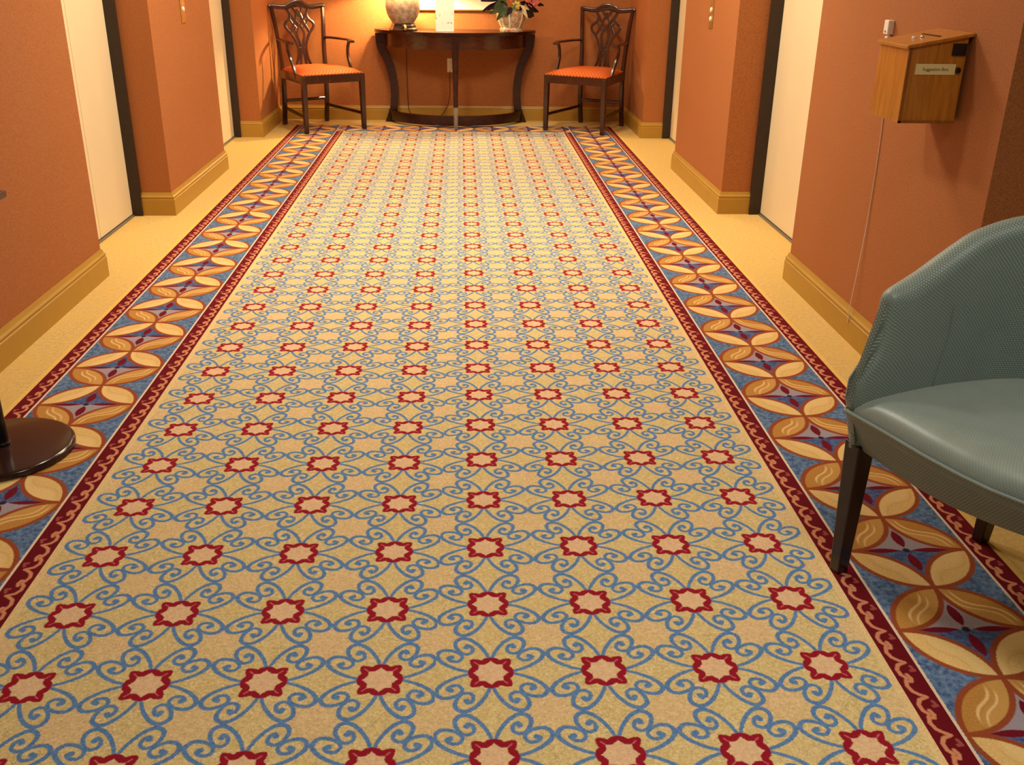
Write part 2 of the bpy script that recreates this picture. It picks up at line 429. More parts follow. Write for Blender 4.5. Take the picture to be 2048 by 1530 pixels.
baseboard('baseboard_left', [(JL, L[1]), (LW, L[1]), (LW, L[2]), (JL, L[2])], 1)
baseboard('baseboard_left', [(JL, L[3]), (LW, L[3]), (LW, YB)], 1)
baseboard('baseboard_right', [(4, YS), (RW, YS), (RW, R[0]), (RW+.05, R[0])], -1)
baseboard('baseboard_right', [(JR, R[1]), (RW, R[1]), (RW, R[2]), (JR, R[2])], -1)
baseboard('baseboard_right', [(JR, R[3]), (RW, R[3]), (RW, YB)], -1)
baseboard('baseboard_back', [(LW+.017, YB), (RW-.017, YB)], 1)

def elevator(name, D, J, y0, y1, sgn, label):
    t = bpy.data.objects.new(name, None); COL.objects.link(t); t.location = (D, (y0+y1)/2, 0); t['kind'] = 'structure'; t['label'] = label
    h = (y1-y0)/2; d = lambda a, b: (min(a, b), max(a, b))
    fr = abs(J-D)
    o_ = .034 if sgn < 0 else 0
    for s0, s1, nm in ((-h+.03, o_-.002, 'door_leaf'), (o_+.002, h-.03, 'door_leaf')):
        bm = B(); x = d(sgn*.0, sgn*.03); box(bm, (x[0], s0, .012), (x[1], s1, HEAD-.05), .002); obj(nm, bm, M['door'], t)
    for s0, s1 in ((-h, -h+.03), (h-.03, h)):
        bm = B(); x = d(-sgn*fr, sgn*.08); box(bm, (x[0], s0, 0), (x[1], s1, HEAD), .002); obj('jamb', bm, M['jamb'], t)
    bm = B(); x = d(-sgn*fr, sgn*.08); box(bm, (x[0], -h+.03, HEAD-.05), (x[1], h-.03, HEAD)); obj('head_jamb', bm, M['jamb'], t)
    bm = B(); x = d(-sgn*.012, sgn*.05); box(bm, (x[0], -h+.03, 0), (x[1], h-.03, .009)); obj('sill', bm, M['sill'], t)
elevator('door_1', LD, JL, L[0], L[1], -1, 'cream elevator door nearer the viewer in the left wall')
elevator('door_2', LD, JL, L[2], L[3], -1, 'narrow-looking cream elevator door farther down the left wall')
elevator('door_3', RD, JR, R[0], R[1], 1, 'cream elevator door nearer the viewer in the right wall')
elevator('door_4', RD, JR, R[2], R[3], 1, 'narrow-looking cream elevator door farther down the right wall')

# ------------------------------------------------------------------ patterned carpet let into the floor
CT = .004
run = thing('carpet_runner', 'long patterned hall carpet with red rosettes, blue scrolls and leaf borders', 'carpet', (0, 4.2, 0))
def slab(name, x0, x1, y0, y1, mat, org, rz=0, label=None, t=CT):
    """thin woven panel; its own origin carries the pattern phase"""
    bm = B(); c, s_ = math.cos(-rz), math.sin(-rz)
    pts = [((x-org[0])*c-(y-org[1])*s_, (x-org[0])*s_+(y-org[1])*c) for x, y in ((x0, y0), (x1, y0), (x1, y1), (x0, y1))]
    prism(bm, pts, 0, t)
    o = obj(name, bm, mat, run, label=label)
    o.location = (org[0], org[1]-4.2, 0); o.rotation_euler = (0, 0, rz); return o
LS, RS = -.914*U, .8225*U                  # centre lines of the two leaf borders
b1, b2, b3 = .1215*U, .165*U, .178*U
YN = -1.6; YF = 6.350*U; YE = 6.600*U; YC = (YF+YE)/2
SEAM = -.0455*U
slab('field_panel', LS+b3, SEAM, YN, YF, M['field'], (-.6499*U, 1.17946*U), label='left woven panel of red rosettes and blue scrolls')
slab('field_panel', SEAM, RS-b3, YN, YF, M['field'], ((-.6499+4*.17266-.002)*U, 1.1895*U), label='right woven panel of red rosettes and blue scrolls')
for c0, ph, rz, sd in ((LS, 2.1916, math.pi, -1), (RS, 2.2062, 0, 1)):
    lb = slab('leaf_border', c0-b1, c0+b1, YN, YE, M['border'], (c0, ph*U), rz)
    if sd < 0: lb.scale = (-1, 1, 1)           # the left border is woven as the mirror image
    for s_ in (-1, 1):
        inner = (s_ != sd)
        slab('scroll_band', min(c0+s_*b1, c0+s_*b2), max(c0+s_*b1, c0+s_*b2), YN, YF if inner else YE, M['band'], (c0+s_*(b1+b2)/2, ph*U+.03*(s_+sd)), rz)
        slab('edge_line', min(c0+s_*b2, c0+s_*b3), max(c0+s_*b2, c0+s_*b3), YN, YF if inner else YE, M['cream_line' if inner else 'yellow_line'], (c0+s_*(b2+b3)/2, 2.))
slab('leaf_border', LS+b1, RS-b1, YF+.008, YE, M['border'], (-.036*U, YC), math.pi/2)
slab('edge_line', LS+b3, RS-b3, YF, YF+.008, M['band'], (0, YF), math.pi/2)

# ------------------------------------------------------------------ green tub chair on the right
O2 = Vector((.663*U, 1.441*U, 0)); sx = Vector((.947, .32, 0)).normalized()
tub = thing('tub_chair', 'green-grey dotted upholstered tub chair with dark tapered legs beside the right wall', 'chair', tuple(O2), math.atan2(sx.y, sx.x))
# local frame: +x to the chair's back, -y to its other arm (nearer the viewer)
Wd = .47*U
def uvgrid(bm, rows, closed=False, cap=True):
    uvl = bm.loops.layers.uv.verify(); V = [[bm.verts.new(p) for p in r] for r in rows]
    nr, nc = len(rows), len(rows[0])
    us = [0]*nr; acc = 0; mid = nc//2
    for i in range(1, nr): acc += (Vector(rows[i][mid])-Vector(rows[i-1][mid])).length; us[i] = acc
    vs = [0]*(nc+1); acc = 0; m0 = nr//2
    for j in range(1, nc): acc += (Vector(rows[m0][j])-Vector(rows[m0][j-1])).length; vs[j] = acc
    vs[nc] = acc+(Vector(rows[m0][0])-Vector(rows[m0][-1])).length
    for i in range(nr-1):
        for j in range(nc if closed else nc-1):
            j2 = (j+1) % nc
            f = bm.faces.new((V[i][j], V[i+1][j], V[i+1][j2], V[i][j2]))
            for l, (a, b) in zip(f.loops, ((us[i], vs[j]), (us[i+1], vs[j]), (us[i+1], vs[j+1]), (us[i], vs[j+1]))): l[uvl].uv = (a, b)
    if closed and cap:
        for r in (V[0], V[-1]):
            f = bm.faces.new(r)
            for l in f.loops: l[uvl].uv = (l.vert.co.z, l.vert.co.y)
# centre line of the shell in plan
CP = [(-.005, -.002), (.05, .004), (.106, .008), (.16, .008), (.22, .0), (.285, -.028), (.335, -.075), (.365, -.14), (.375, -.215), (.365, -.29), (.335, -.355), (.285, -.405), (.22, -.432), (.15, -.440), (.085, -.442)]
pl = [(p.x*U, p.y*U) for p in cat([Vector((x, y, 0)) for x, y in [(-.005, -.002), (0, -.0015), (.008, -.001), (.022, .001)]+CP[1:-1]+[(.112, -.442), (.098, -.442), (.090, -.442), (.085, -.442)]], 4)]
dist = [0]
for a, b in zip(pl, pl[1:]): dist.append(dist[-1]+math.hypot(b[0]-a[0], b[1]-a[1]))
tot = dist[-1]
TOP = [(0, .512), (.006, .522), (.02, .527), (.06, .539), (.10, .554), (.14, .575), (.19, .603), (.25, .626), (.33, .646), (.45, .662), (.9, .668)]
def interp(T, x):
    if x <= T[0][0]: return T[0][1]
    for (a, va), (b, vb) in zip(T, T[1:]):
        if x <= b: return va+(vb-va)*(x-a)/(b-a)
    return T[-1][1]
LEAN = [(0, .0), (.30, -.004), (.33, -.022), (.35, -.030), (.372, -.029), (.388, -.018), (.41, .000), (.4367, .0150), (.46, .021), (.50, .0245), (.60, .026)]
rows = []
for i, (x, y) in enumerate(pl):
    d = min(dist[i], tot-dist[i])/U
    a = pl[max(i-1, 0)]; b = pl[min(i+1, len(pl)-1)]
    t = Vector((b[0]-a[0], b[1]-a[1], 0)).normalized(); n = Vector((-t.y, t.x, 0))    # outward
    zt = interp(TOP, d)
    flare = .012
    thk = .007+.021*math.sqrt(min(1, d/.05))
    def pt(off, z):
        le = interp(LEAN, z)*max(0, 1-d/.22)
        q = Vector((x, y, 0))+n*off*U
        dirx = 1
        return (q.x+le*U, q.y, z*U)
    sec = []
    for z in (.252, .30, .345): sec.append((thk, z))
    for k in (.25, .5, .75): sec.append((thk+flare*k, .345+(zt-.03-.345)*k))
    for k in range(0, 7):
        an = math.pi*k/6; sec.append((flare+thk*math.cos(an), zt-max(.010, thk*.9)*(1-math.sin(an))))
    for k in (.75, .5, .25): sec.append((-thk+flare*k-.004*math.sin(k*math.pi), .345+(zt-.03-.345)*k))
    for z in (.345, .30, .252): sec.append((-thk, z))
    rows.append([pt(o_, z) for o_, z in sec])
bm = B(); uvgrid(bm, rows, closed=True); obj('back_shell', bm, M['tub'], tub, smooth=True, sharp=60)
# crease where the arm panel meets the curved back
for si in (22, len(pl)-23):
    sec = rows[si]; bm = B()
    sweep(bm, [Vector(p) for p in sec[13:19]], .0022, .0022, (0, 1, 0), 6); obj('seam', bm, M['tub'], tub, smooth=True)
# front apron (seat rail), bowed, with piping along its top edge; (y, x) tables in eye heights
RB = [(-.44, .125), (-.40, .098), (-.36, .070), (-.312, .042), (-.282, .028), (-.255, .018), (-.21, .004), (-.156, -.003), (-.10, -.003), (-.012, .001), (.022, .002), (.031, .012)]
RT = [(-.452, .090), (-.40, .040), (-.36, .014), (-.332, .000), (-.286, -.015), (-.239, -.023), (-.174, -.028), (-.085, -.029), (-.03, -.031), (.004, -.033), (.014, -.020)]
NB = 40; lower = []; upper = []
for i in range(NB+1):
    k = i/NB
    yb_ = .031+(-.44-.031)*k; yt_ = .014+(-.452-.014)*k
    lower.append((interp(RB, yb_), yb_)); upper.append((interp(RT, yt_), yt_))
rows = []
for (xb_, yb_), (xt, yt) in zip(lower, upper):
    P_ = lambda f, dz, dx=0: ((xb_+(xt-xb_)*f+dx)*U, (yb_+(yt-yb_)*f)*U, dz*U)
    rows.append([P_(0, .255, .045), P_(0, .251, .004), P_(0, .254), P_(.3, .278), P_(.65, .303), P_(1, .324), P_(1, .3275, .003), P_(1, .327, .045)])
bm = B(); uvgrid(bm, rows, closed=True); obj('front_rail', bm, M['tub'], tub, smooth=True, sharp=50)
bm = B(); sweep(bm, [Vector(((x-.0005)*U, y*U, .3265*U)) for x, y in upper], .0028, .0028, (0, 0, 1), 6)
obj('piping', bm, M['tubseat'], tub, smooth=True)
# seat cushion
rows = []
NS = 30
for i in range(NS+1):
    k = i/NS; row = []
    y = -.012-(.428-.012)*k
    ek = 1-abs(2*k-1)**8
    xf = interp(RT, y)+.004; xb = max(xf+.10, .385*math.sqrt(max(.02, 1-((y+.215)/.236)**2)))
    zz = lambda z: (.326+(z-.326)*(.55+.45*ek))*U
    row.append((xb*U, y*U, .30*U)); row.append((xf*U, y*U, .31*U))
    for dx, z in [(0, .328), (.001, .338), (.006, .348), (.016, .3565), (.034, .3625), (.065, .3665)]: row.append(((xf+dx)*U, y*U, zz(z)))
    for q in range(1, 12):
        f = q/11; row.append(((xf+.065+(xb-xf-.065)*f)*U, y*U, zz(.3665+.005*math.sin(f*2.8)-.004*f*f)))
    rows.append(row)
bm = B(); uvgrid(bm, rows, closed=True); obj('seat_cushion', bm, M['tubseat'], tub, smooth=True, sharp=70)
def tleg(name, x, y, lean=(0, 0)):
    bm = B(); a, b = .0235, .0150
    hull8(bm, [(x+lean[0]+p*b, y+lean[1]+q*b, CT) for p, q in ((-1, -1), (1, -1), (1, 1), (-1, 1))],
          [(x+p*a, y+q*a, .262*U) for p, q in ((-1, -1), (1, -1), (1, 1), (-1, 1))], .003)
    obj(name, bm, M['legdark'], tub)
tleg('leg', .012, 0.0); tleg('leg', .115*U, -.425*U); tleg('leg', .322*U, -.035*U, (.010, .03)); tleg('leg', .322*U, -.395*U, (.010, -.02))

# ------------------------------------------------------------------ pedestal stand at the left edge
px, py = -1.005*U, 1.945*U
st = thing('pedestal_stand', 'black pole stand with round glossy base and small brown top at left edge', 'stand', (px, py, 0))
bm = B(); lathe(bm, [(0, CT), (.190, CT), (.1935, .008), (.1935, .019), (.190, .024), (.183, .0265), (.03, .029), (0, .029)], 72); obj('base', bm, M['basebrown'], st, smooth=True)
bm = B(); lathe(bm, [(.024, .029), (.024, .035), (.0195, .04), (.0195, .735), (0, .735)], 24); obj('pole', bm, M['black'], st, smooth=True)
bm = B(); box(bm, (-.13, -.032, .735), (.131, .040, .753), .003); obj('top', bm, M['standtop'], st)

# ------------------------------------------------------------------ demilune console table
TX, TYB = -.036*U, YB-.03
tb = thing('console_table', 'dark mahogany half-round console table with curved legs against the back wall', 'table', (TX, TYB, 0))
def front(hw, dep, n=40, e=.62):
    return [(hw*math.sin((k/n-.5)*math.pi), -dep*max(0, 1-math.sin((k/n-.5)*math.pi)**2)**e-.0) for k in range(n+1)]
def half_slab(hw, dep, z0, z1, bev=0):
    bm = B(); f = front(hw, dep); prism(bm, [(-hw, 0)]+[(x, y-.02) for x, y in f]+[(hw, 0)], z0, z1)
    if bev:
        es = [e for e in bm.edges if abs(e.verts[0].co.z-e.verts[1].co.z) < 1e-5]
        bmesh.ops.bevel(bm, geom=es, offset=bev, segments=2, affect='EDGES')
    return bm
ZT = .5905*U
obj('tabletop', half_slab(.532*U, .365*U, ZT-.026, ZT, .007), M['table'], tb)
def rail(hw, dep, th, z0, z1, mat, nm, par=tb):
    bm = B(); fo = front(hw, dep); fi = front(hw-th, dep-th); vs = []
    for (a, b), (c_, d_) in zip(fo, fi):
        vs.append([bm.verts.new(p) for p in ((a, b-.02, z0), (a, b-.02, z1), (c_, d_-.02, z1), (c_, d_-.02, z0))])
    for p, q in zip(vs, vs[1:]):
        for j in range(4): bm.faces.new((p[j], q[j], q[(j+1) % 4], p[(j+1) % 4]))
    bm.faces.new(vs[0]); bm.faces.new(vs[-1][::-1])
    return obj(nm, bm, mat, par, smooth=True, sharp=30)
rail(.474*U, .345*U, .022, .492*U, ZT-.026, M['inlay'], 'apron')
rail(.477*U, .349*U, .02, .486*U, .495*U, M['inlay'], 'apron_bead')
rail(.455*U, .335*U, .030, .016*U, .078*U, M['table'], 'stretcher')
# curved side legs: outer edge and inner edge by height (eye heights)
OUT = [(.566, .525), (.49, .518), (.43, .494), (.355, .460), (.235, .437), (.11, .440), (.04, .462), (.004/U, .476)]
INN = [(.566, .462), (.49, .462), (.43, .436), (.355, .406), (.235, .386), (.11, .390), (.04, .402), (.004/U, .408)]
oc = cat([Vector((x, z, 0)) for z, x in OUT], 4); ic = cat([Vector((x, z, 0)) for z, x in INN], 4)
for s_ in (-1, 1):
    bm = B(); vs = []
    for a, b in zip(oc, ic):
        vs.append([bm.verts.new(p) for p in ((s_*a.x*U, -.085, a.y*U), (s_*a.x*U, -.02, a.y*U), (s_*b.x*U, -.02, b.y*U), (s_*b.x*U, -.085, b.y*U))])
    for p, q in zip(vs, vs[1:]):
        for j in range(4): bm.faces.new((p[j], q[j], q[(j+1) % 4], p[(j+1) % 4]))
    bm.faces.new(vs[0]); bm.faces.new(vs[-1][::-1])
    obj('side_leg', bm, M['table'], tb, smooth=True, sharp=40)
yf = -.365*U-.02
bm = B(); sweep(bm, [Vector((0, yf+.012, z)) for z in (ZT-.028, .60, .45, .30, .178)], lambda k: .036-.015*min(1, k*1.3), lambda k: .022-.005*k, (1, 0, 0), 8, .7)
fl = obj('front_leg', bm, M['table'], tb, smooth=True)
bm = B(); sweep(bm, [Vector((0, yf+.012, z)) for z in (.180, .165, .14, .11, .08, .04, CT)], lambda k: .0215+.003*math.sin(min(1, k*2.2)*math.pi)-.003*k, lambda k: .019, (1, 0, 0), 8, .7)
obj('foot_sleeve', bm, M['pewter'], tb, smooth=True, label='pale grey metal sleeve on the foot of the front leg')

# ------------------------------------------------------------------ wooden armchairs
def armchair(name, label):
    t = thing(name, label, 'chair', group='wooden armchairs beside the console table')
    w_ = M['mahog']
    fx, fy, rx, ry = .264, -.300, .198, .245
    for s_ in (-1, 1):
        bm = B(); a, b = .021, .0165
        hull8(bm, [(s_*fx+p*b, fy+q*b, CT) for p, q in ((-1, -1), (1, -1), (1, 1), (-1, 1))], [(s_*(fx-.004)+p*a, fy+q*a, .450) for p, q in ((-1, -1), (1, -1), (1, 1), (-1, 1))], .003)
        obj('front_leg', bm, w_, t)
        bm = B()
        pts = cat([Vector(p) for p in ((s_*rx, ry+.035, CT+.003), (s_*rx, ry+.005, .22), (s_*rx, ry, .44), (s_*(rx+.006), ry+.018, .62), (s_*(rx+.020), ry+.035, .80), (s_*(rx+.034), ry+.060, .945))], 4)
        sweep(bm, pts, lambda k: .020-.004*k, lambda k: .019-.005*k, (1, 0, 0), 8, .75); obj('back_post', bm, w_, t, smooth=True)
        bm = B()
        pts = cat([Vector(p) for p in ((s_*(rx+.010), ry+.03, .705), (s_*(rx+.036), ry-.06, .708), (s_*(rx+.068), ry-.19, .706), (s_*(rx+.080), ry-.32, .704), (s_*(rx+.070), ry-.385, .694))], 5)
        sweep(bm, pts, lambda k: .014+.012*k, lambda k: .011, (1, 0, 0), 10, .3); obj('arm', bm, w_, t, smooth=True)
        bm = B()
        pts = cat([Vector(p) for p in ((s_*(rx+.080), ry-.315, .697), (s_*(rx+.074), ry-.300, .645), (s_*(rx+.064), ry-.315, .58), (s_*(rx+.058), ry-.360, .50), (s_*(rx+.054), ry-.395, .425))], 5)
        sweep(bm, pts, .012, lambda k: .013+.006*k, (1, 0, 0), 8, .6); obj('arm_support', bm, w_, t, smooth=True)
    tr = [(-fx-.016, fy-.016), (fx+.016, fy-.016), (rx+.018, ry+.014), (-rx-.018, ry+.014)]
    ti = [(-fx+.01, fy+.01), (fx-.01, fy+.01), (rx-.008, ry-.012), (-rx+.008, ry-.012)]
    bm = B()
    A = [[bm.verts.new((x, y, z)) for x, y in ring] for ring, z in ((tr, .395), (tr, .458), (ti, .458), (ti, .395))]
    for a, b in zip(A, A[1:]+A[:1]):
        for j in range(4): bm.faces.new((a[j], a[(j+1) % 4], b[(j+1) % 4], b[j]))
    obj('seat_rail', bm, w_, t)
    bm = B(); rows = []; n = 14
    for i in range(n+1):
        v = i/n; y = fy-.010+(ry-fy-.002)*v; hw = (fx+.014)*(1-v)+(rx+.010)*v; row = []
        for j in range(n+1):
            u_ = j/n*2-1
            e = (1-abs(u_)**4)*(1-abs(2*v-1)**4)
            row.append((u_*hw, y, .456+.010+.044*max(0, e)**.55))
        rows.append(row)
    V = [[bm.verts.new(p) for p in r] for r in rows]
    for i in range(n):
        for j in range(n): bm.faces.new((V[i][j], V[i][j+1], V[i+1][j+1], V[i+1][j]))
    ring = [V[0][j] for j in range(n+1)]+[V[i][n] for i in range(1, n+1)]+[V[n][j] for j in range(n-1, -1, -1)]+[V[i][0] for i in range(n-1, 0, -1)]
    low = [bm.verts.new((v.co.x*.99, v.co.y*.99, .452)) for v in ring]
    for k in range(len(ring)): bm.faces.new((ring[k], ring[(k+1) % len(ring)], low[(k+1) % len(ring)], low[k]))
    bm.faces.new(low)
    obj('seat', bm, M['seat'], t, smooth=True, sharp=60)
    for s_ in (-1, 1):
        bm = B(); sweep(bm, [Vector((s_*fx, fy, .135)), Vector((s_*rx, ry+.014, .150))], .009, .013, (1, 0, 0), 8, .8); obj('stretcher', bm, w_, t)
    bm = B(); sweep(bm, [Vector((-rx, ry+.006, .205)), Vector((rx, ry+.006, .205))], .009, .013, (0, 1, 0), 8, .8); obj('stretcher', bm, w_, t)
    # back plane: height above seat z -> rake
    def bp(x, z): return Vector((x, ry+.004+.062*max(0, (z-.05)/.46)**1.35, .44+z))
    bm = B()
    pts = cat([bp(x, z) for x, z in ((-.250, .512), (-.225, .520), (-.16, .512), (-.10, .512), (-.05, .530), (0, .540), (.05, .530), (.10, .512), (.16, .512), (.225, .520), (.250, .512))], 4)
    sweep(bm, pts, lambda k: .019+.012*math.exp(-((k-.5)/.16)**2)-.003*(abs(k-.5) > .46), .012, (0, 0, 1), 10, .4); obj('crest_rail', bm, w_, t, smooth=True)
    bm = B()
    def strand(p, hw=.0125):
        sweep(bm, cat([bp(x, z) for x, z in p], 4), hw, .0065, (1, 0, 0) if abs(p[0][0]-p[-1][0]) < .09 else (1, 0, .3), 6, .6)
    for s_ in (-1, 1):
        strand([(s_*.105, .505), (s_*.078, .462), (s_*.084, .420), (s_*.128, .382), (s_*.122, .345), (s_*.086, .305), (s_*.052, .245), (s_*.036, .185), (s_*.046, .10), (s_*.082, .015)], .0125)
        strand([(s_*.078, .465), (s_*.030, .400), (-s_*.020, .345), (-s_*.034, .290), (-s_*.018, .235), (-s_*.010, .18), (-s_*.020, .10), (-s_*.030, .015)])
        strand([(s_*.004, .490), (s_*.040, .395), (s_*.086, .308)])
        strand([(s_*.045, .51), (s_*.018, .47), (-s_*.010, .44)])
        strand([(s_*.030, .345), (s_*.062, .385), (s_*.084, .420)], .007)
    for z, h in ((.185, .042), (.02, .090)):
        strand([(-h, z), (0, z+.004), (h, z)], .007)
    obj('splat', bm, w_, t, smooth=True, sharp=50)
    return t
c1 = armchair('wooden_armchair', 'dark wooden armchair with orange seat, left of the console table')
c1.location = (-1.209, 8.599, 0); c1.rotation_euler = (0, 0, math.radians(33))
c2 = copy_tree(c1); c2['label'] = 'dark wooden armchair with orange seat, right of the console table'
c2.location = (1.098, 8.605, 0); c2.rotation_euler = (0, 0, math.radians(-31))

# ------------------------------------------------------------------ suggestion box on the right wall
X0, X1, Y0, Y1 = .986*U, RW-.013, 2.213*U, 2.372*U
zb, z1, z2 = .677*U, .838*U, .864*U
sb = thing('suggestion_box', 'honey oak suggestion box with sloping lid mounted on the right wall', 'box', (X1, (Y0+Y1)/2, zb))
def sloc(p): return (p[0]-X1, p[1]-(Y0+Y1)/2, p[2]-zb)
bm = B()
hull8(bm, [sloc(p) for p in ((X0, Y0, zb), (X1, Y0, zb), (X1, Y1, zb), (X0, Y1, zb))], [sloc(p) for p in ((X0, Y0, z1), (X1, Y0, z2), (X1, Y1, z2), (X0, Y1, z1))], .0015)
obj('case', bm, M['oak'], sb)
bm = B(); ov = .010
sl = (z2-z1)/(X1-X0)
a, b = X0-ov, RW-.001
hull8(bm, [sloc(p) for p in ((a, Y0-ov, z1-ov*sl), (b, Y0-ov, z2), (b, Y1+ov, z2), (a, Y1+ov, z1-ov*sl))], [sloc(p) for p in ((a, Y0-ov, z1-ov*sl+.010), (b, Y0-ov, z2+.010), (b, Y1+ov, z2+.010), (a, Y1+ov, z1-ov*sl+.010))], .002)
lid = obj('lid', bm, M['oak'], sb)
bm = B(); box(bm, sloc((X1-.001, Y0+.035, zb+.02)), sloc((RW, Y1-.035, z2-.02))); obj('back_board', bm, M['oakdark'], sb)
xs = X0+.62*(X1-X0); zs = z1+(xs-X0)*sl+.0102
bm = B(); hull8(bm, [sloc((xs-.004, Y0+.045, zs-.0008)), sloc((xs+.004, Y0+.045, zs-.0003)), sloc((xs+.004, Y1-.045, zs-.0003)), sloc((xs-.004, Y1-.045, zs-.0008))],
                [sloc((xs-.004, Y0+.045, zs+.0002)), sloc((xs+.004, Y0+.045, zs+.0007)), sloc((xs+.004, Y1-.045, zs+.0007)), sloc((xs-.004, Y1-.045, zs+.0002))]); obj('slot', bm, M['blackp'], lid)
for kx, ky, r_, mt in ((.32, .50, .006, 'white'), (.42, .42, .0055, 'steel')):
    xk = X0+kx*(X1-X0); zk = z1+(xk-X0)*sl+.009
    q = sloc((xk, Y0+ky*(Y1-Y0), zk)); bm = B(); lathe(bm, [(r_, q[2]), (r_, q[2]+.004), (r_*.6, q[2]+.007), (0, q[2]+.007)], 14, q[:2]); obj('screw', bm, M[mt], lid, smooth=True)
def onface(x0_, x1_, za, zb_, th, mat, nm, bev=.0006):
    bm = B(); p = sloc((x0_*U, Y0-th, za*U)); r_ = sloc((x1_*U, Y0+.001, zb_*U)); box(bm, p, r_, bev); return obj(nm, bm, mat, sb)
onface(1.0835, 1.1140, .8235, .849, .006, M['blackp'], 'lock_plate')
plq = onface(1.0070, 1.0975, .7825, .8055, .0025, M['plaque'], 'plaque')
cu = bpy.data.curves.new('lettering', 'FONT'); cu.body = 'Suggestion Box'; cu.size = .0125; cu.extrude = .0002; cu.align_x = 'CENTER'; cu.align_y = 'CENTER'
to = bpy.data.objects.new('lettering', cu); COL.objects.link(to)
dg = bpy.context.evaluated_depsgraph_get(); me = bpy.data.meshes.new_from_object(to.evaluated_get(dg)); bpy.data.objects.remove(to)
me.materials.clear(); me.materials.append(M['ink'])
to = bpy.data.objects.new('lettering', me); COL.objects.link(to); to.parent = plq; q = sloc((1.0525*U, Y0-.0028, .7940*U)); to.location = q; to.rotation_euler = (math.pi/2, 0, 0)
q = sloc((1.1035*U, Y0, .7925*U))
bm = B(); lathe(bm, [(.0085, 0), (.0085, .005), (.006, .010), (0, .010)], 18)
bmesh.ops.rotate(bm, verts=bm.verts, matrix=Matrix.Rotation(math.pi/2, 3, 'X')); bmesh.ops.translate(bm, verts=bm.verts, vec=q); obj('knob', bm, M['blackp'], sb, smooth=True)
for (ya, yb) in ((Y0-.0035, Y0), ):
    for xa, xb in ((X0, X0+.010),):
        bm = B(); box(bm, sloc((xa, ya, zb)), sloc((xb, yb, z1-.002)), .001); obj('edge_strip', bm, M['oakdark'], sb)
bm = B(); box(bm, sloc((X0, Y0-.0035, zb)), sloc((X1, Y0, zb+.008)), .001); obj('edge_strip', bm, M['oakdark'], sb)

# small white wall box and its cord
ya, yb = 2.640*U, 2.668*U
wb = thing('wall_sensor', 'small white plastic box on the right wall just above the suggestion box', 'sensor', (RW, (ya+yb)/2, .84*U))
bm = B(); box(bm, (-.022, -(yb-ya)/2, 0), (0, (yb-ya)/2, .046), .003); obj('case', bm, M['white'], wb)
bm = B(); box(bm, (-.016, -.010, -.050), (0, .012, -.006), .002); obj('plug', bm, M['white'], wb)
bm = B(); box(bm, (-.0235, -.004, .006), (-.0215, .004, .012), .0005); obj('light', bm, M['sill'], wb)
bm = B(); pts = [Vector((RW-.006, 2.655*U, .79*U)), Vector((RW-.004, 2.640*U, .72*U)), Vector((RW-.003, 2.612*U, .60*U)), Vector((RW-.005, 2.606*U, .35*U)), Vector((RW-.0195, 2.606*U, .104*U)), Vector((RW-.0195, 2.606*U, .08*U)), Vector((RW-.0190, 2.606*U, .055*U))]
sweep(bm, cat(pts, 4), .0020, .0020, (0, 1, 0), 6); obj('cord', bm, M['cordw'], smooth=True, label='thin white cord hanging down the right wall to the baseboard', cat='cord')

# ------------------------------------------------------------------ brass call button panels
def call_panel(x, y, sgn, label, nb):
    t = thing('call_panel', label, 'panel', (x, y, .737*U), 0, 'elevator call panels')
    d = lambda a, b: (min(a, b), max(a, b))
    q = d(0, -sgn*.004); bm = B(); box(bm, (q[0], -.045, 0), (q[1], .045, .36), .0012); obj('plate', bm, M['brass'], t)
    for z in nb:
        bm = B(); lathe(bm, [(.014, 0), (.014, .005), (.011, .0075), (0, .008)], 20)
        bmesh.ops.rotate(bm, verts=bm.verts, matrix=Matrix.Rotation(-sgn*math.pi/2, 3, 'Y')); bmesh.ops.translate(bm, verts=bm.verts, vec=(-sgn*.004, 0, z)); obj('button', bm, M['white'], t, smooth=True)
call_panel(LW, 4.626*U, -1, 'brass elevator call panel on the left pier between the doors', (.075, .135))
call_panel(RW, 4.62*U, 1, 'brass elevator call panel on the right pier between the doors', (.055, .105))

# ------------------------------------------------------------------ on and behind the table
# lamp
lx, ly = -.368*U, 6.655*U
lp = thing('table_lamp', 'lit table lamp with ceramic jar body on left of the console table', 'lamp', (lx, ly, ZT))
bm = B(); lathe(bm, [(0, 0), (.116, 0), (.120, .006), (.118, .016), (.110, .024), (.104, .040), (.098, .052), (.096, .060), (0, .060)], 8)
obj('base', bm, M['mahog'], lp)
bm = B(); sweep(bm, cat([Vector((0.02, -.122, .010)), Vector((.024, -.124, .028)), Vector((.018, -.108, .05))], 3), .012, .006, (1, 0, 0), 8); obj('foot_ornament', bm, M['brass'], lp, smooth=True)
bm = B(); lathe(bm, [(.088, .060), (.094, .066), (.104, .082), (.122, .108), (.136, .140), (.144, .175), (.146, .205), (.142, .240), (.125, .270), (.095, .292), (.060, .302), (.050, .306), (.050, .325), (.056, .330), (.03, .332), (0, .332)], 40)
obj('body', bm, M['ceramic'], lp, smooth=True)
bm = B(); lathe(bm, [(.009, .330), (.009, .46), (.016, .465), (.016, .485), (0, .485)], 12); obj('neck', bm, M['brass'], lp, smooth=True)
g = G('lamp_shade_fabric'); tr = g.t.nodes.new('ShaderNodeBsdfTranslucent'); tr.inputs[0].default_value = (.9, .75, .5, 1)
mx = g.t.nodes.new('ShaderNodeMixShader'); mx.inputs[0].default_value = .5
g.done((.85, .75, .58), .8, .1); g.t.links.new(g.bsdf.outputs[0], mx.inputs[1]); g.t.links.new(tr.outputs[0], mx.inputs[2]); g.t.links.new(mx.outputs[0], g.t.nodes['Material Output'].inputs[0])
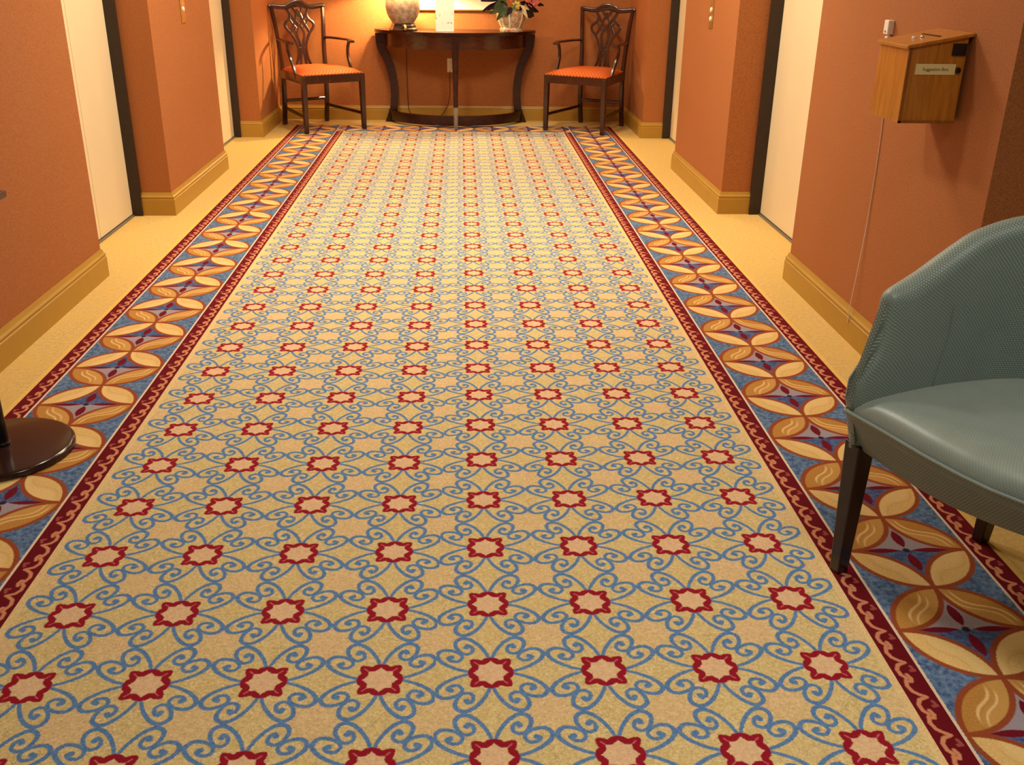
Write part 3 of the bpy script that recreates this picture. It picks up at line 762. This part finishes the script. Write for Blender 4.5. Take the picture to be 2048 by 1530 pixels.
bm = B(); lathe(bm, [(.225, .345), (.12, .62), (.118, .62), (.223, .345), (.225, .345)], 40, cap=False)
obj('lamp_shade', bm, g.mat, lp, smooth=True)
g = G('lamp_bulb_glass'); g.done((1, .9, .7), .3, .3, Emission_Color=(1, .72, .38), Emission_Strength=20.0)
bm = B(); lathe(bm, [(0, .445), (.020, .452), (.028, .475), (.022, .50), (0, .515)], 16); obj('bulb', bm, g.mat, lp, smooth=True)
pl_ = bpy.data.lights.new('lamp_glow', 'POINT'); pl_.energy = 150; pl_.color = (1, .74, .38); pl_.shadow_soft_size = .03
po = bpy.data.objects.new('lamp_glow', pl_); COL.objects.link(po); po.parent = lp; po.location = (0, 0, .43)

# info card in a stand
cd = thing('info_card', 'white printed information card standing upright at the middle of the console table', 'card', (-.100*U, 6.60*U, ZT))
g = G('printed_card'); P = g.coord(); x, y, z = g.xyz(P); n = g.noise(P, 38, 2)
c = g.mix(g.AND(g.less(.62, n, .05), g.AND(g.less(z, .15, .01), g.less(.05, z, .01))), (.88, .86, .80), (.40, .36, .24))
c = g.mix(g.AND(g.less(n, .36, .05), g.AND(g.less(z, .15, .01), g.less(.05, z, .01))), c, (.78, .70, .40))
MC = g.done(c, .35, .4)
bm = B(); hull8(bm, [(-.077, -.002, .004), (.074, -.002, .004), (.074, .002, .004), (-.077, .002, .004)], [(-.079, .040, .30), (.079, .040, .30), (.079, .044, .30), (-.079, .044, .30)]); obj('card', bm, MC, cd)
bm = B(); box(bm, (-.077, -.004, 0), (.072, .055, .005), .001); obj('foot', bm, M['white'], cd)

# framed picture
fx0, fx1, fz0, fz1 = -.345*U, .275*U, .703*U, 1.22*U
pf = thing('framed_picture', 'pale framed picture with thin gold edge on the back wall above the console table', 'picture', ((fx0+fx1)/2, YB, fz0))
hw = (fx1-fx0)/2; hh = fz1-fz0
for lo, hi in (((-hw, -.022, 0), (hw, 0, .012)), ((-hw, -.022, hh-.012), (hw, 0, hh)), ((-hw, -.022, .012), (-hw+.012, 0, hh-.012)), ((hw-.012, -.022, .012), (hw, 0, hh-.012))):
    bm = B(); box(bm, lo, hi, .002); obj('frame_strip', bm, M['brass'], pf)
bm = B(); box(bm, (-hw+.012, -.012, .012), (hw-.012, 0, hh-.012)); obj('mat_board', bm, simple('pale_mat_board', (.84, .78, .60), .6, .2), pf)
bm = B(); box(bm, (-hw+.11, -.0135, .12), (hw-.11, -.011, hh-.12)); obj('print', bm, simple('soft_toned_print', (.62, .50, .30), .6, .2, .5, 9), pf)

# planter and flowers
fxc, fyc = .325*U, 6.65*U
pn = thing('planter', 'floral painted ceramic planter on the right end of the console table', 'planter', (fxc, fyc, ZT))
bm = B(); lathe(bm, [(0, 0), (.094, 0), (.100, .008), (.100, .020), (.092, .028), (.090, .034), (.104, .062), (.122, .100), (.130, .135), (.128, .165), (.134, .172), (.126, .172), (.118, .150), (0, .150)], 32); obj('bowl', bm, M['floral'], pn, smooth=True)
MG = simple('cream_glaze', (.76, .66, .50), .35, .5)
for k in range(7):
    bm = B(); a = k*2*math.pi/7-1.75
    pts = [Vector(((r_+.002)*math.cos(a), (r_+.002)*math.sin(a), z)) for r_, z in ((.090, .034), (.104, .062), (.122, .100), (.130, .135), (.128, .160))]
    sweep(bm, pts, .007, .004, (math.cos(a+1.57), math.sin(a+1.57), 0), 6)
    obj('rope_rib', bm, MG, pn, smooth=True)
MF = dict(leaf=simple('green_leaf', (.12, .17, .075), .6, .3, .3, 40), purple=simple('dark_purple_leaf', (.055, .022, .045), .6, .3, .3, 40),
          pink=simple('pink_petal', (.72, .20, .16), .7, .2, .15, 60), yellow=simple('yellow_petal', (.80, .60, .16), .7, .2, .15, 60), cream=simple('cream_petal', (.80, .68, .42), .7, .2, .1, 60), stem=simple('stem_green', (.12, .14, .05), .7, .2), brown=simple('dark_leaf', (.035, .012, .010), .6, .3, .3, 40))
fl = thing('flower_arrangement', 'arrangement of pink and yellow flowers with purple and green leaves in the planter', 'flowers', (fxc, fyc, ZT+.151))
def leaf(p0, p1, wd, mat, nm='leaf', bend=.02):
    bm = B(); a, b = Vector(p0), Vector(p1); d = (b-a); s_ = d.cross(Vector((0, 1, .3))).normalized()
    L_ = []
    for k in range(7):
        t = k/6; c = a+d*t+Vector((0, -bend*math.sin(t*math.pi), bend*.5*math.sin(t*math.pi))); h = wd*math.sin(math.pi*(t*.92+.04))**.8
        L_.append([bm.verts.new(c+s_*h), bm.verts.new(c+Vector((0, .004, -.002))), bm.verts.new(c-s_*h)])
    for p, q in zip(L_, L_[1:]):
        for j in range(2): bm.faces.new((p[j], p[j+1], q[j+1], q[j]))
    g_ = bmesh.ops.solidify(bm, geom=bm.faces[:], thickness=.0015)
    return obj(nm, bm, mat, fl, smooth=True, sharp=80)
def bloom(c, r_, mat, nm, n=9):
    bm = B(); c = Vector(c)
    for layer, (rr, tilt) in enumerate(((1, .25), (.72, .7), (.42, 1.15))):
        for k in range(n):
            a = 2*math.pi*(k+.5*layer)/n
            d = Vector((math.cos(a)*math.cos(tilt), -math.sin(tilt)*.9, math.sin(a)*math.cos(tilt)))
            s_ = Vector((-math.sin(a), 0, math.cos(a)))
            L_ = []
            for q in range(5):
                t = q/4; h = r_*rr*.30*math.sin(math.pi*(t*.85+.1)); p = c+d*r_*rr*t+Vector((0, .012*t*t, 0))
                L_.append((bm.verts.new(p+s_*h), bm.verts.new(p-s_*h)))
            for p, q in zip(L_, L_[1:]): bm.faces.new((p[0], p[1], q[1], q[0]))
    bmesh.ops.solidify(bm, geom=bm.faces[:], thickness=.0015)
    return obj(nm, bm, mat, fl, smooth=True, sharp=80)
bm = B()
for k in range(9):
    a = k*.7; sweep(bm, cat([Vector((.03*math.cos(a), .03*math.sin(a), 0)), Vector((.08*math.cos(a), .05*math.sin(a), .06)), Vector((.13*math.cos(a), .06*math.sin(a), .13+.03*(k % 3)))], 3), .003, .003, (0, 1, 0), 5)
obj('stem', bm, MF['stem'], fl, smooth=True)
for p0, p1, wd, mt in (((-.06, -.05, .03), (-.185, -.09, -.006), .022, 'leaf'), ((-.05, -.07, .02), (-.13, -.14, -.055), .022, 'leaf'), ((-.07, -.05, .04), (-.20, -.06, .03), .020, 'leaf'),
                       ((-.08, -.05, .08), (-.245, -.06, .012), .020, 'purple'), ((-.07, -.06, .09), (-.205, -.08, .018), .022, 'purple'), ((-.08, -.03, .10), (-.26, -.02, .09), .022, 'purple'), ((-.04, -.06, .06), (-.15, -.10, .05), .03, 'purple'),
                       ((-.02, -.08, .03), (-.06, -.13, -.03), .024, 'leaf'), ((.05, -.05, .02), (.165, -.07, -.035), .026, 'brown'), ((.06, -.05, .05), (.225, -.05, .01), .028, 'brown'), ((.07, -.03, .08), (.27, -.02, .06), .024, 'brown'),
                       ((.05, -.02, .05), (.19, .0, -.03), .026, 'brown'), ((0, -.07, .06), (.02, -.13, .03), .022, 'leaf'), ((-.03, -.09, .05), (-.10, -.15, -.02), .030, 'leaf'), ((-.05, -.08, .06), (-.165, -.13, .00), .028, 'leaf'), ((.0, -.10, .04), (-.04, -.15, -.01), .024, 'purple'), ((.07, -.06, .06), (.20, -.09, .02), .036, 'brown'), ((.06, -.07, .03), (.185, -.10, -.02), .034, 'brown'), ((-.05, -.07, .09), (-.15, -.11, .045), .03, 'leaf'), ((-.03, 0, .1), (-.12, .02, .20), .025, 'leaf'), ((.03, 0, .1), (.12, .02, .21), .025, 'leaf'), ((0, 0, .1), (0, .03, .24), .025, 'leaf')):
    leaf(p0, p1, wd, MF[mt])
bloom((.165, -.085, .085), .068, MF['pink'], 'pink_flower'); bloom((-.02, -.06, .15), .06, MF['pink'], 'pink_flower'); bloom((.15, -.02, .17), .06, MF['pink'], 'pink_flower')
bloom((.035, -.115, .062), .040, MF['yellow'], 'yellow_flower', 7); bloom((-.12, -.06, .15), .045, MF['yellow'], 'yellow_flower', 7)
for p0, p1 in (((.07, -.10, .06), (.115, -.15, .012)), ((.08, -.11, .03), (.130, -.15, -.040)), ((.08, -.10, .05), (.14, -.15, .03))): leaf(p0, p1, .014, MF['cream'], 'petal')

# wall outlet behind the table
ot = thing('wall_outlet', 'cream electrical outlet on the back wall behind the front table leg', 'outlet', (-.066*U, YB, .315*U))
bm = B(); box(bm, (-.036, -.005, 0), (.036, 0, .118), .002); obj('cover_plate', bm, M['white'], ot)
for z in (.022, .066):
    bm = B(); box(bm, (-.016, -.0065, z), (.016, -.004, z+.030), .001); obj('socket', bm, M['cordw'], ot)

# lamp cord down the wall behind the table to the outlet (a part of the lamp)
bm = B(); yw = YB-.008-ly
pts = [Vector(p) for p in ((.02, .10, .006), (.015, yw-.035, .008), (.012, yw-.026, -.05), (.006, yw-.004, -.30), (.010, yw-.014, -.58), (.03, yw-.022, -.715), (.16, yw-.024, -.755), (.30, yw-.022, -.735), (.375, yw-.012, -.60), (.385, yw-.006, -.42), (.386, yw+.002, -.345))]
sweep(bm, cat(pts, 6), .0026, .0026, (.3, .3, .9), 6); o = obj('cord', bm, simple('brown_cord', (.08, .02, .01), .5, .3), smooth=True, label='thin brown cord on the wall behind the console table, running to the outlet', cat='cord'); o.location = (lx, ly, ZT)
